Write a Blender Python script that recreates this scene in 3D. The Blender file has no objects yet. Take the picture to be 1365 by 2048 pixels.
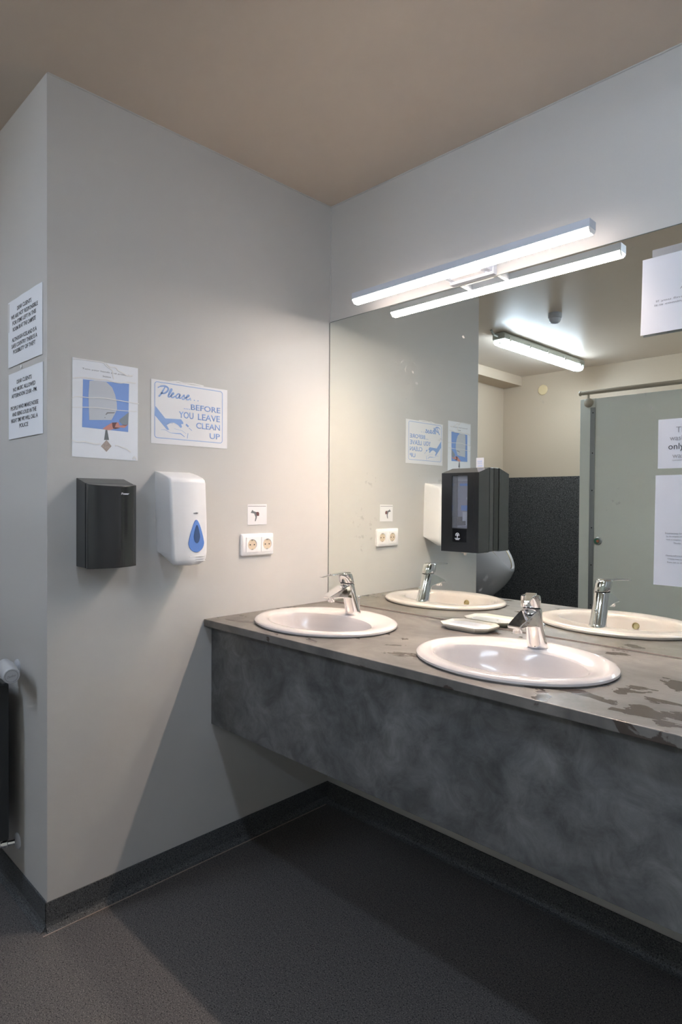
import bpy, bmesh, math
from mathutils import Vector, Matrix

# ---------------------------------------------------------------- camera, world, exposure
S = bpy.context.scene
COL = S.collection
cam_d = bpy.data.cameras.new('camera')
cam = bpy.data.objects.new('camera', cam_d)
COL.objects.link(cam)
YAW, PITCH, ROLL = 0.7802051, -0.0154996, 0.0068381
fw = Vector((-math.sin(YAW)*math.cos(PITCH), math.cos(YAW)*math.cos(PITCH), math.sin(PITCH)))
rt0 = Vector((math.cos(YAW), math.sin(YAW), 0))
up0 = rt0.cross(fw)
rt = rt0*math.cos(ROLL) + up0*math.sin(ROLL)
up = up0*math.cos(ROLL) - rt0*math.sin(ROLL)
M = Matrix((rt, up, -fw)).transposed().to_4x4()
M.translation = Vector((1.8922, -1.8350, 1.2654))
cam.matrix_world = M
cam_d.sensor_fit = 'VERTICAL'
cam_d.sensor_height = 36.0
cam_d.lens = 1251.3655/2048*36.0
cam_d.clip_start = 0.02
S.camera = cam
w = bpy.data.worlds.new('world')
S.world = w
w.use_nodes = True
w.node_tree.nodes['Background'].inputs[0].default_value = (0.6, 0.75, 1, 1)
w.node_tree.nodes['Background'].inputs[1].default_value = 0.0
S.view_settings.view_transform = 'Standard'
S.view_settings.look = 'None'
S.view_settings.gamma = 1.0
S.view_settings.exposure = 2.7
S.view_settings.use_curve_mapping = False
S.cycles.use_denoising = True
S.cycles.max_bounces = 10
S.cycles.diffuse_bounces = 6
S.cycles.glossy_bounces = 6
S.cycles.transparent_max_bounces = 8
S.cycles.sample_clamp_indirect = 30.0
S.cycles.use_adaptive_sampling = False
S.cycles.blur_glossy = 0.1
# strengths of the lamps
E_BAR = 12.5                      # glow of the light bar over the mirror
P_BAR, SPREAD = 0.96, 112          # its lensed downward beam (watts, degrees)
C_BAR = (1.0, 0.87, 0.80)
C_BEAM = (1.0, 0.76, 0.58)
E_TUBE = 4.3                      # fluorescent fitting over the middle of the room (an older, weaker tube)
E_TUBE_NEW = 8.0                  # fittings over the urinal corner and the stalls
C_TUBE = (0.76, 0.91, 1.12)

# ---------------------------------------------------------------- materials
def lin(r, g, b):
    f = lambda c: (c/255)/12.92 if c/255 <= 0.04045 else ((c/255+0.055)/1.055)**2.4
    return (f(r), f(g), f(b), 1)

def mat(name, col, rough=0.5, metal=0.0, spec=0.5, grain=0.0, gscale=60.0, bump=0.0, bscale=200.0, coat=0.0, emit=None, estr=0, alpha=1.0, trans=0.0):
    m = bpy.data.materials.new(name)
    m.use_nodes = True
    nt = m.node_tree
    b = nt.nodes['Principled BSDF']
    if len(col) == 3:
        col = (*col, 1)
    b.inputs['Base Color'].default_value = col
    b.inputs['Roughness'].default_value = rough
    b.inputs['Metallic'].default_value = metal
    b.inputs['Specular IOR Level'].default_value = spec
    b.inputs['Coat Weight'].default_value = coat
    b.inputs['Alpha'].default_value = alpha
    b.inputs['Transmission Weight'].default_value = trans
    if emit:
        b.inputs['Emission Color'].default_value = (*emit, 1)
        b.inputs['Emission Strength'].default_value = estr
    if grain or bump:
        tc = nt.nodes.new('ShaderNodeTexCoord')
    if grain:
        n = nt.nodes.new('ShaderNodeTexNoise')
        n.inputs['Scale'].default_value = gscale
        n.inputs['Detail'].default_value = 5
        nt.links.new(tc.outputs['Object'], n.inputs['Vector'])
        r = nt.nodes.new('ShaderNodeMix')
        r.data_type = 'RGBA'
        r.inputs['A'].default_value = tuple(c*(1-grain) for c in col[:3]) + (1,)
        r.inputs['B'].default_value = tuple(min(1, c*(1+grain)) for c in col[:3]) + (1,)
        nt.links.new(n.outputs['Fac'], r.inputs['Factor'])
        nt.links.new(r.outputs['Result'], b.inputs['Base Color'])
    if bump:
        n2 = nt.nodes.new('ShaderNodeTexNoise')
        n2.inputs['Scale'].default_value = bscale
        n2.inputs['Detail'].default_value = 4
        nt.links.new(tc.outputs['Object'], n2.inputs['Vector'])
        bp = nt.nodes.new('ShaderNodeBump')
        bp.inputs['Strength'].default_value = bump
        bp.inputs['Distance'].default_value = 0.002
        nt.links.new(n2.outputs['Fac'], bp.inputs['Height'])
        nt.links.new(bp.outputs['Normal'], b.inputs['Normal'])
    return m

def vinyl(name, base, dark, light, scale, rough):
    """speckled sheet vinyl: dark and pale chips in a flat base colour"""
    m = bpy.data.materials.new(name)
    m.use_nodes = True
    nt = m.node_tree
    b = nt.nodes['Principled BSDF']
    tc = nt.nodes.new('ShaderNodeTexCoord')
    prev = None
    for i, (c, sc, lo, hi) in enumerate(((dark, scale, 0.54, 0.64), (light, scale*1.3, 0.55, 0.66))):
        n = nt.nodes.new('ShaderNodeTexNoise')
        n.inputs['Scale'].default_value = sc
        n.inputs['Detail'].default_value = 2
        mp = nt.nodes.new('ShaderNodeMapping')
        mp.inputs['Location'].default_value = (i*7.3, i*3.1, i)
        nt.links.new(tc.outputs['Object'], mp.inputs['Vector'])
        nt.links.new(mp.outputs['Vector'], n.inputs['Vector'])
        rm = nt.nodes.new('ShaderNodeMapRange')
        rm.inputs['From Min'].default_value = lo
        rm.inputs['From Max'].default_value = hi
        nt.links.new(n.outputs['Fac'], rm.inputs['Value'])
        mx = nt.nodes.new('ShaderNodeMix')
        mx.data_type = 'RGBA'
        if prev is None:
            mx.inputs['A'].default_value = (*base, 1)
        else:
            nt.links.new(prev, mx.inputs['A'])
        mx.inputs['B'].default_value = (*c, 1)
        nt.links.new(rm.outputs['Result'], mx.inputs['Factor'])
        prev = mx.outputs['Result']
    nt.links.new(prev, b.inputs['Base Color'])
    b.inputs['Roughness'].default_value = rough
    b.inputs['Specular IOR Level'].default_value = 0.35
    return m

def slate(name, wet_lit=False):
    """dark slate-pattern laminate with cloudy veins; wet=True adds drying water stains and paints in the lamp-lit look, paler and warmer"""
    m = bpy.data.materials.new(name)
    m.use_nodes = True
    nt = m.node_tree
    N, L = nt.nodes, nt.links
    b = N['Principled BSDF']
    tc = N.new('ShaderNodeTexCoord')
    n1 = N.new('ShaderNodeTexNoise')
    n1.inputs['Scale'].default_value = 4.5
    n1.inputs['Detail'].default_value = 9
    n1.inputs['Roughness'].default_value = 0.62
    n1.inputs['Distortion'].default_value = 1.0
    L.new(tc.outputs['Object'], n1.inputs['Vector'])
    cr = N.new('ShaderNodeValToRGB')
    cr.color_ramp.elements[0].position = 0.30
    cr.color_ramp.elements[0].color = (0.100, 0.095, 0.090, 1) if wet_lit else (0.070, 0.073, 0.076, 1)  # top copy has the lamp's light in its colour: paler, warmer slate
    cr.color_ramp.elements[1].position = 0.74
    cr.color_ramp.elements[1].color = (0.240, 0.220, 0.203, 1) if wet_lit else (0.200, 0.200, 0.200, 1)
    L.new(n1.outputs['Fac'], cr.inputs['Fac'])
    nf = N.new('ShaderNodeTexNoise')
    nf.inputs['Scale'].default_value = 13
    nf.inputs['Detail'].default_value = 8
    nf.inputs['Roughness'].default_value = 0.7
    nf.inputs['Distortion'].default_value = 0.7
    L.new(tc.outputs['Object'], nf.inputs['Vector'])
    fr_ = N.new('ShaderNodeMapRange')
    fr_.inputs['From Min'].default_value = 0.34
    fr_.inputs['From Max'].default_value = 0.66
    fr_.inputs['To Min'].default_value = 0.86 if wet_lit else 0.62
    fr_.inputs['To Max'].default_value = 1.12 if wet_lit else 1.30
    L.new(nf.outputs['Fac'], fr_.inputs['Value'])
    mm = N.new('ShaderNodeMix')
    mm.data_type = 'RGBA'
    mm.blend_type = 'MULTIPLY'
    mm.inputs['Factor'].default_value = 1
    L.new(cr.outputs['Color'], mm.inputs['A'])
    L.new(fr_.outputs['Result'], mm.inputs['B'])
    col = mm.outputs['Result']
    rough = None
    if wet_lit:
        n2 = N.new('ShaderNodeTexNoise')
        n2.inputs['Scale'].default_value = 9
        n2.inputs['Detail'].default_value = 5
        n2.inputs['Distortion'].default_value = 0.5
        mp = N.new('ShaderNodeMapping')
        mp.inputs['Scale'].default_value = (0.8, 1.5, 1)
        mp.inputs['Location'].default_value = (0.37, 0.2, 0)
        L.new(tc.outputs['Object'], mp.inputs['Vector'])
        L.new(mp.outputs['Vector'], n2.inputs['Vector'])
        sx = N.new('ShaderNodeSeparateXYZ')
        L.new(tc.outputs['Object'], sx.inputs['Vector'])
        xr = N.new('ShaderNodeMapRange')        # splashes gather beside the nearer basin
        xr.inputs['From Min'].default_value = -0.35
        xr.inputs['From Max'].default_value = 0.22
        xr.inputs['To Min'].default_value = -0.035
        xr.inputs['To Max'].default_value = 0.045
        L.new(sx.outputs['X'], xr.inputs['Value'])
        ad = N.new('ShaderNodeMath')
        ad.operation = 'ADD'
        L.new(n2.outputs['Fac'], ad.inputs[0])
        L.new(xr.outputs['Result'], ad.inputs[1])
        st = N.new('ShaderNodeMapRange')
        st.inputs['From Min'].default_value = 0.595
        st.inputs['From Max'].default_value = 0.612
        L.new(ad.outputs['Value'], st.inputs['Value'])
        mx = N.new('ShaderNodeMix')
        mx.data_type = 'RGBA'
        L.new(st.outputs['Result'], mx.inputs['Factor'])
        L.new(col, mx.inputs['A'])
        mx.inputs['B'].default_value = (0.085, 0.066, 0.056, 1)
        col = mx.outputs['Result']
        rr = N.new('ShaderNodeMapRange')
        rr.inputs['To Min'].default_value = 0.42
        rr.inputs['To Max'].default_value = 0.16
        L.new(st.outputs['Result'], rr.inputs['Value'])
        rough = rr.outputs['Result']
    L.new(col, b.inputs['Base Color'])
    if rough:
        L.new(rough, b.inputs['Roughness'])
    else:
        b.inputs['Roughness'].default_value = 0.45
    b.inputs['Specular IOR Level'].default_value = 0.5
    bp = N.new('ShaderNodeBump')
    bp.inputs['Strength'].default_value = 0.25
    bp.inputs['Distance'].default_value = 0.002
    n3 = N.new('ShaderNodeTexNoise')
    n3.inputs['Scale'].default_value = 30
    n3.inputs['Detail'].default_value = 6
    L.new(tc.outputs['Object'], n3.inputs['Vector'])
    L.new(n3.outputs['Fac'], bp.inputs['Height'])
    L.new(bp.outputs['Normal'], b.inputs['Normal'])
    return m

def mirror_mat():
    """silvered glass with faint dried splash marks"""
    m = bpy.data.materials.new('silvered_glass')
    m.use_nodes = True
    nt = m.node_tree
    N, L = nt.nodes, nt.links
    b = N['Principled BSDF']
    b.inputs['Base Color'].default_value = (0.87, 0.895, 0.84, 1)
    b.inputs['Metallic'].default_value = 1
    b.inputs['Roughness'].default_value = 0.0
    d = N.new('ShaderNodeBsdfDiffuse')
    d.inputs['Color'].default_value = (0.8, 0.8, 0.8, 1)
    tc = N.new('ShaderNodeTexCoord')
    n = N.new('ShaderNodeTexNoise')
    n.inputs['Scale'].default_value = 42
    n.inputs['Detail'].default_value = 3
    L.new(tc.outputs['Object'], n.inputs['Vector'])
    n2 = N.new('ShaderNodeTexNoise')
    n2.inputs['Scale'].default_value = 5
    L.new(tc.outputs['Object'], n2.inputs['Vector'])
    mu = N.new('ShaderNodeMath')
    mu.operation = 'MULTIPLY'
    L.new(n.outputs['Fac'], mu.inputs[0])
    L.new(n2.outputs['Fac'], mu.inputs[1])
    r = N.new('ShaderNodeMapRange')
    r.inputs['From Min'].default_value = 0.40
    r.inputs['From Max'].default_value = 0.47
    r.inputs['To Max'].default_value = 0.20
    L.new(mu.outputs['Value'], r.inputs['Value'])
    ms = N.new('ShaderNodeMixShader')
    L.new(r.outputs['Result'], ms.inputs['Fac'])
    L.new(b.outputs['BSDF'], ms.inputs[1])
    L.new(d.outputs['BSDF'], ms.inputs[2])
    L.new(ms.outputs['Shader'], N['Material Output'].inputs['Surface'])
    return m

MT = dict(
    laminate=mat('grey_wall_laminate', (0.60, 0.585, 0.565), 0.5, spec=0.3, grain=0.03, gscale=400, bump=0.03, bscale=500),
    beige_wall=mat('beige_wall_paint', (0.55, 0.44, 0.33), 0.5, spec=0.3, grain=0.03, gscale=150),
    ceiling=mat('ceiling_panel', (0.66, 0.56, 0.47), 0.36, spec=0.5, grain=0.04, gscale=3),
    floor=vinyl('speckled_floor_vinyl', (0.108, 0.102, 0.101), (0.018, 0.018, 0.019), (0.245, 0.222, 0.212), 240, 0.5),
    cove=vinyl('speckled_cove_vinyl', (0.085, 0.090, 0.094), (0.018, 0.018, 0.020), (0.19, 0.19, 0.19), 240, 0.5),
    wains=vinyl('dark_granite_vinyl', (0.060, 0.058, 0.056), (0.022, 0.021, 0.020), (0.19, 0.18, 0.175), 90, 0.4),
    sealant=mat('pale_sealant', (0.55, 0.54, 0.52), 0.5),
    seam=mat('dusty_seam', (0.36, 0.29, 0.25), 0.6, grain=0.3, gscale=80),
    stall=mat('grey_green_partition', (0.83, 0.84, 0.77), 0.35, spec=0.4, grain=0.03, gscale=200),
    alu=mat('aluminium_strip', (0.36, 0.37, 0.37), 0.4, 0.6),
    rail=mat('beige_rail', (0.50, 0.43, 0.33), 0.4),
    mirror=mirror_mat(),
    glass_edge=mat('mirror_edge', (0.10, 0.12, 0.11), 0.3),
    slate=slate('slate_laminate'),
    slate_lit_top=slate('slate_laminate_lit_top', True),
    ceramic=mat('white_ceramic', (0.57, 0.540, 0.535), 0.13, spec=0.45),
    chrome=mat('chrome', (0.80, 0.80, 0.81), 0.06, 1.0),
    brass=mat('worn_brass_ring', (0.45, 0.36, 0.20), 0.3, 1.0),
    dark_gap=mat('dark_gap', (0.02, 0.02, 0.022), 0.6),
    white_pl=mat('white_plastic', (0.88, 0.87, 0.88), 0.28, spec=0.4, grain=0.01),
    cream_pl=mat('cream_plastic', (0.66, 0.62, 0.54), 0.35),
    socket_in=mat('ivory_socket', (0.70, 0.58, 0.44), 0.4),
    lamp_white=mat('lamp_white_metal', (0.62, 0.66, 0.74), 0.4),
    lamp_grey=mat('lamp_grey_plastic', (0.50, 0.53, 0.48), 0.45),
    bar_glow=mat('bar_diffuser', (0.9, 0.9, 0.9), 0.4, emit=C_BAR, estr=E_BAR),
    bar_edge=mat('bar_diffuser_edge', (0.9, 0.9, 0.9), 0.4, emit=C_BAR, estr=E_BAR*0.25),
    tube_glow_new=mat('new_tube_diffuser', (0.9, 0.9, 0.9), 0.4, emit=C_TUBE, estr=E_TUBE_NEW),
    tube_glow=mat('tube_diffuser', (0.9, 0.9, 0.9), 0.4, emit=C_TUBE, estr=E_TUBE),
    clear_cap=mat('clear_polycarbonate', (0.85, 0.85, 0.82), 0.15, alpha=0.45),
    steel=mat('clip_steel', (0.5, 0.5, 0.48), 0.35, 1.0),
    black_pl=mat('matt_black_plastic', (0.026, 0.027, 0.028), 0.15, spec=0.9),
    black_gl=mat('gloss_black_plastic', (0.008, 0.008, 0.009), 0.12),
    ink_blue=mat('blue_ink', lin(150, 180, 228), 0.5),
    pic_blue=mat('picture_blue', lin(134, 168, 230), 0.5),
    drop_blue=mat('blue_droplet_plastic', lin(112, 152, 226), 0.15, coat=0.4),
    drop_win=mat('droplet_window', lin(78, 100, 140), 0.1),
    paper_glass=mat('notice_paper', (0.62, 0.64, 0.70), 0.55, spec=0.25),
    clear_strip=mat('clear_tape', (0.6, 0.6, 0.63), 0.2, alpha=0.35),
    paper=mat('white_paper', (0.86, 0.85, 0.87), 0.45, spec=0.35),
    paper_blue=mat('cool_white_paper', (0.90, 0.92, 0.97), 0.5, spec=0.3),
    ink=mat('black_ink', (0.04, 0.04, 0.045), 0.6),
    ink_soft=mat('soft_grey_ink', (0.30, 0.30, 0.32), 0.6),
    tape=mat('tape_glint_white', (0.95, 0.94, 0.94), 0.12, spec=0.8),  # white of the painted crease glints, also used on a tape strip
    skin_ink=mat('hand_picture', lin(214, 150, 140), 0.5),
    sleeve_ink=mat('sleeve_picture', lin(150, 160, 172), 0.5),
    cuff_ink=mat('cuff_picture', lin(120, 84, 84), 0.5),
    grey_ink=mat('grey_picture', lin(120, 124, 128), 0.5),
    dia_ink=mat('sparkle_picture', lin(178, 164, 156), 0.5, grain=0.4, gscale=250),
    pic_white=mat('pale_picture', lin(206, 210, 218), 0.5),
    sensor=mat('sensor_plastic', (0.46, 0.48, 0.52), 0.4),
    radiator=mat('radiator_paint', (0.03, 0.033, 0.035), 0.4),
    valve_w=mat('valve_white', (0.60, 0.61, 0.64), 0.4),
    lav=mat('soap_bag', lin(150, 152, 170), 0.3),
    lav2=mat('soap_pouch_light', lin(186, 188, 204), 0.3),
    pane=mat('clear_window', (0.9, 0.92, 1.0), 0.05, alpha=0.12, spec=0.6),
    white_ink=mat('white_print', (0.75, 0.75, 0.8), 0.5),
    green_ind=mat('green_indicator', (0.05, 0.20, 0.13), 0.4),
    red_ind=mat('red_indicator', (0.55, 0.18, 0.10), 0.4),
    vent_y=mat('yellowed_cap', (0.72, 0.56, 0.33), 0.4),
)

# ---------------------------------------------------------------- mesh helpers (all coordinates in metres, world axes)
def root_loc(o):
    while o.parent:
        o = o.parent
    return Vector(o.location)

def obj(name, bm, material, parent=None, smooth=False, bevel=0.0, seg=2, kind=None):
    """link a bmesh as ONE mesh object; its world coordinates become local to the thing it belongs to"""
    bmesh.ops.remove_doubles(bm, verts=bm.verts, dist=1e-6)
    bmesh.ops.recalc_face_normals(bm, faces=bm.faces)
    if parent:
        bmesh.ops.translate(bm, verts=bm.verts, vec=-root_loc(parent))
    me = bpy.data.meshes.new(name)
    bm.to_mesh(me)
    bm.free()
    me.materials.append(material)
    if smooth:
        me.polygons.foreach_set('use_smooth', [True]*len(me.polygons))
        me.set_sharp_from_angle(angle=math.radians(35))
    o = bpy.data.objects.new(name, me)
    COL.objects.link(o)
    if parent:
        o.parent = parent
    if bevel:
        bv = o.modifiers.new('bevel', 'BEVEL')
        bv.width = bevel
        bv.segments = seg
        bv.limit_method = 'ANGLE'
    if kind:
        o['kind'] = kind
    return o

def thing(name, label, cat, loc, group=None):
    o = bpy.data.objects.new(name, None)
    o.empty_display_size = 0.05
    COL.objects.link(o)
    o.location = loc
    o['label'] = label
    o['category'] = cat
    if group:
        o['group'] = group
    return o

def dup(root, loc, rotz=0.0, label=None):
    r = root.copy()
    COL.objects.link(r)
    r.location = loc
    r.rotation_euler = (0, 0, rotz)
    if label:
        r['label'] = label
    for ch in list(root.children):
        c = ch.copy()
        COL.objects.link(c)
        c.parent = r
        for g in list(ch.children):
            d = g.copy()
            COL.objects.link(d)
            d.parent = c
    return r

def B():
    return bmesh.new()

def bx(bm, x0, x1, y0, y1, z0, z1):
    v = [bm.verts.new((x, y, z)) for x in (x0, x1) for y in (y0, y1) for z in (z0, z1)]
    for f in ((0, 1, 3, 2), (4, 6, 7, 5), (0, 4, 5, 1), (2, 3, 7, 6), (0, 2, 6, 4), (1, 5, 7, 3)):
        bm.faces.new([v[i] for i in f])
    return bm

def loft(bm, rings, cap0=True, cap1=True, closed=True):
    vs = [[bm.verts.new(p) for p in r] for r in rings]
    n = len(vs[0])
    for a, b in zip(vs, vs[1:]):
        for i in range(n if closed else n-1):
            j = (i+1) % n
            bm.faces.new((a[i], a[j], b[j], b[i]))
    if cap0:
        bm.faces.new(vs[0][::-1])
    if cap1:
        bm.faces.new(vs[-1])
    return bm

def frame(ax):
    ax = Vector(ax).normalized()
    t = Vector((0, 0, 1)) if abs(ax.z) < 0.9 else Vector((1, 0, 0))
    a = ax.cross(t).normalized()
    return a, ax.cross(a).normalized()

def tube(bm, pts, r, n=16, caps=True):
    pts = [Vector(p) for p in pts]
    rs = r if isinstance(r, (list, tuple)) else [r]*len(pts)
    rings = []
    for i, p in enumerate(pts):
        d = (pts[min(i+1, len(pts)-1)] - pts[max(i-1, 0)])
        a, b = frame(d)
        rings.append([p + a*rs[i]*math.cos(2*math.pi*k/n) + b*rs[i]*math.sin(2*math.pi*k/n) for k in range(n)])
    return loft(bm, rings, caps, caps)

def lathe(bm, prof, c, ax=(0, 0, 1), n=32, caps=True):
    """prof: (radius, height along ax)"""
    c = Vector(c)
    axv = Vector(ax).normalized()
    a, b = frame(axv)
    rings = [[c + axv*h + a*r*math.cos(2*math.pi*k/n) + b*r*math.sin(2*math.pi*k/n) for k in range(n)] for r, h in prof]
    return loft(bm, rings, caps, caps)

# planes: L = left wall (u=y), R = return wall (u=x), M = mirror wall (u=x), F = partition front seen from the mirror (u=-x)
RY = -1.1425
def P(pl, u, v, n):
    if pl == 'L':
        return Vector((n, u, v))
    if pl == 'R':
        return Vector((u, RY - n, v))
    if pl == 'M':
        return Vector((u, -n, v))

def poly(bm, pl, pts, n0, n1):
    a = [bm.verts.new(P(pl, u, v, n0)) for u, v in pts]
    b = [bm.verts.new(P(pl, u, v, n1)) for u, v in pts]
    k = len(pts)
    bm.faces.new(a)
    bm.faces.new(b)
    for i in range(k):
        bm.faces.new((a[i], a[(i+1) % k], b[(i+1) % k], b[i]))
    return bm

def stroke(bm, pl, pts, wd, n0, n1):
    pts = [Vector((p[0], p[1])) for p in pts]
    ws = wd if isinstance(wd, (list, tuple)) else [wd]*len(pts)
    L_, R_ = [], []
    for i, p in enumerate(pts):
        d = (pts[min(i+1, len(pts)-1)] - pts[max(i-1, 0)]).normalized()
        nrm = Vector((-d.y, d.x))*ws[i]/2
        L_.append(p+nrm)
        R_.append(p-nrm)
    for i in range(len(pts)-1):
        poly(bm, pl, [L_[i], L_[i+1], R_[i+1], R_[i]], n0, n1)
    return bm

def smooth_pts(pts, k=6):
    """Catmull-Rom through the points"""
    pts = [Vector(p) for p in pts]
    out = []
    for i in range(len(pts)-1):
        p0, p1, p2, p3 = pts[max(i-1, 0)], pts[i], pts[i+1], pts[min(i+2, len(pts)-1)]
        for j in range(k):
            t = j/k
            out.append(0.5*((2*p1)+(p2-p0)*t+(2*p0-5*p1+4*p2-p3)*t*t+(3*p1-p0-3*p2+p3)*t**3))
    out.append(pts[-1])
    return out

def text_bm(bm, s, pl, box, n0, n1, keep=False, shear=0.0, bold=0.0, align='L'):
    """flat lettering filling box=(u0,v0,u1,v1); keep=True keeps the letter proportions"""
    cu = bpy.data.curves.new('t', 'FONT')
    cu.body = s
    cu.size = 1
    cu.shear = shear
    cu.offset = bold
    cu.fill_mode = 'FRONT'
    cu.resolution_u = 3
    ob = bpy.data.objects.new('t', cu)
    COL.objects.link(ob)
    me = bpy.data.meshes.new_from_object(ob)
    bpy.data.objects.remove(ob)
    bpy.data.curves.remove(cu)
    xs = [v.co.x for v in me.vertices]
    ys = [v.co.y for v in me.vertices]
    x0, x1, y0, y1 = min(xs), max(xs), min(ys), max(ys)
    u0, v0, u1, v1 = box
    sy = (v1-v0)/(y1-y0)
    sx = sy if keep else (u1-u0)/(x1-x0)
    off = 0
    if keep and align == 'C':
        off = ((u1-u0)-(x1-x0)*sx)/2
    if keep and align == 'R':
        off = (u1-u0)-(x1-x0)*sx
    t = bmesh.new()
    t.from_mesh(me)
    bpy.data.meshes.remove(me)
    ret = bmesh.ops.extrude_face_region(t, geom=list(t.faces))
    ext = {e for e in ret['geom'] if isinstance(e, bmesh.types.BMVert)}
    for v in t.verts:
        u = u0+off+(v.co.x-x0)*sx
        vv = v0+(v.co.y-y0)*sy
        v.co = P(pl, u, vv, n1 if v in ext else n0)
    m2 = bpy.data.meshes.new('tmp')
    t.to_mesh(m2)
    t.free()
    bm.from_mesh(m2)
    bpy.data.meshes.remove(m2)
    return bm

def rrect(u0, v0, u1, v1, r, k=5):
    pts = []
    for cx, cy, a0 in ((u1-r, v1-r, 0), (u0+r, v1-r, 90), (u0+r, v0+r, 180), (u1-r, v0+r, 270)):
        for i in range(k+1):
            a = math.radians(a0+90*i/k)
            pts.append((cx+r*math.cos(a), cy+r*math.sin(a)))
    return pts

def disc(cu, cv, r, n=28, ry=None):
    return [(cu+r*math.cos(2*math.pi*i/n), cv+(ry or r)*math.sin(2*math.pi*i/n)) for i in range(n)]

def struct(name, bm, m, bevel=0.0):
    return obj(name, bm, m, None, bevel=bevel, kind='structure')

# ---------------------------------------------------------------- room shell
H = 2.5
XR, YF, XA = 3.5, -3.745, -1.36
struct('floor', bx(B(), XA-0.1, XR+0.1, YF-0.1, 0.105, -0.08, 0), MT['floor'])
struct('ceiling', bx(B(), XA-0.1, XR+0.1, YF-0.1, 0.105, H, H+0.08), MT['ceiling'])
struct('wall_back', bx(B(), 0, XR, 0.0055, 0.105, 0, H), MT['laminate'])
struct('wall_left', bx(B(), XA-0.1, 0, RY, 0.105, 0, H), MT['laminate'], bevel=0.0015)
struct('wall_alcove', bx(B(), XA-0.1, XA, YF, RY, 0, H), MT['beige_wall'])
struct('wall_far', bx(B(), XA-0.1, XR, YF-0.1, YF, 0, H), MT['beige_wall'])
struct('wall_right', bx(B(), XR, XR+0.1, YF-0.1, 0.105, 0, H), MT['laminate'])
struct('ceiling_bulkhead', bx(B(), XA, -1.163, YF, RY, 2.41, H), MT['beige_wall'])
struct('wainscot_far', bx(B(), XA, -0.03, YF, YF+0.004, 0.0, 1.52), MT['wains'])
struct('wainscot_alcove', bx(B(), XA, XA+0.004, YF+0.004, RY-0.2, 0.0, 1.52), MT['wains'])

def cove(pl_pts, name):
    """coved skirting: profile (out, up) swept between two plan points; the direction 'out' is given"""
    (x0, y0), (x1, y1), (ox, oy) = pl_pts
    prof = [(0, 0), (0, 0.0825), (0.003, 0.084), (0.005, 0.083), (0.005, 0.022), (0.008, 0.012), (0.014, 0.005), (0.022, 0.0012), (0.022, 0)]
    bm = B()
    loft(bm, [[(x+ox*a, y+oy*a, b) for a, b in prof] for x, y in ((x0, y0), (x1, y1))])
    return struct(name, bm, MT['cove'])

cove(((0.0, RY-0.005), (0.0, 0.005), (1, 0)), 'baseboard_left')
cove(((0.006, 0.0055), (XR, 0.0055), (0, -1)), 'baseboard_back')
cove(((XA, RY), (0.0045, RY), (0, -1)), 'baseboard_return')
# weld line of the floor vinyl and the pale sealant beads in the wall corners
struct('trim_1', bx(B(), 0.022, 0.0255, RY-0.02, -0.025, -0.001, 0.0016), MT['seam'])
struct('trim_2', bx(B(), 0.025, XR, -0.0205, -0.017, -0.001, 0.0014), MT['cove'])
struct('trim_3', tube(B(), [(0.001, RY+0.002, H-0.001), (0.001, 0.0045, H-0.001)], 0.0032, 8), MT['sealant'])
struct('trim_4', tube(B(), [(0.001, 0.0045, H-0.001), (XR, 0.0045, H-0.001)], 0.0032, 8), MT['sealant'])
struct('trim_5', tube(B(), [(0.001, 0.0045, H), (0.001, 0.0045, 2.02)], 0.0032, 8), MT['sealant'])

# ---------------------------------------------------------------- mirror
t = thing('wall_mirror', 'large frameless mirror over the washbasin counter', 'mirror', (1.3, 0, 0.8545))
obj('mirror_glass', bx(B(), 0.0045, 2.55, 0, 0.005, 0.8545, 2.0164), MT['mirror'], t)
obj('polished_edge', bx(B(), 0.0012, 0.0044, 0.0005, 0.005, 0.8545, 2.0164), MT['glass_edge'], t)
bm = bx(B(), 0.0045, 2.55, -0.0002, 0.005, 2.0165, 2.0185)
obj('edge_strip', bm, MT['glass_edge'], t)
bm = bx(B(), 0.0045, 2.55, -0.0012, 0.005, 0.8506, 0.8544)
obj('silicone_joint', bm, MT['brass'] if False else MT['seam'], t)

# ---------------------------------------------------------------- vanity counter
ZC, ZT = 0.8504, 0.8257
XC = 2.45
t = thing('vanity_counter', 'long slate-grey laminate washbasin counter with deep front apron', 'counter', (1.2, -0.3, 0.4715))
BAS = [(0.347, -0.35), (1.060, -0.35)]
def ell(cx, cy, a, b, n=64):
    return [(cx+a*math.cos(2*math.pi*i/n), cy+b*math.sin(2*math.pi*i/n)) for i in range(n)]
bm = B()
edges = []
def ring_edges(pts):
    vs = [bm.verts.new((x, y, ZT)) for x, y in pts]
    for i in range(len(vs)):
        edges.append(bm.edges.new((vs[i], vs[(i+1) % len(vs)])))
ring_edges([(0.0008, -0.0022), (XC, -0.0022), (XC, -0.609), (0.0008, -0.609)])
for cx, cy in BAS:
    ring_edges(ell(cx, cy-0.012, 0.243, 0.192))
bmesh.ops.triangle_fill(bm, edges=edges, use_beauty=True)
ret = bmesh.ops.extrude_face_region(bm, geom=list(bm.faces))
bmesh.ops.translate(bm, verts=[e for e in ret['geom'] if isinstance(e, bmesh.types.BMVert)], vec=(0, 0, ZC-ZT))
obj('countertop', bm, MT['slate_lit_top'], t, bevel=0.002)
obj('apron', bx(B(), 0.001, XC, -0.577, -0.559, 0.4715, ZT), MT['slate'], t, bevel=0.001)

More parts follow.
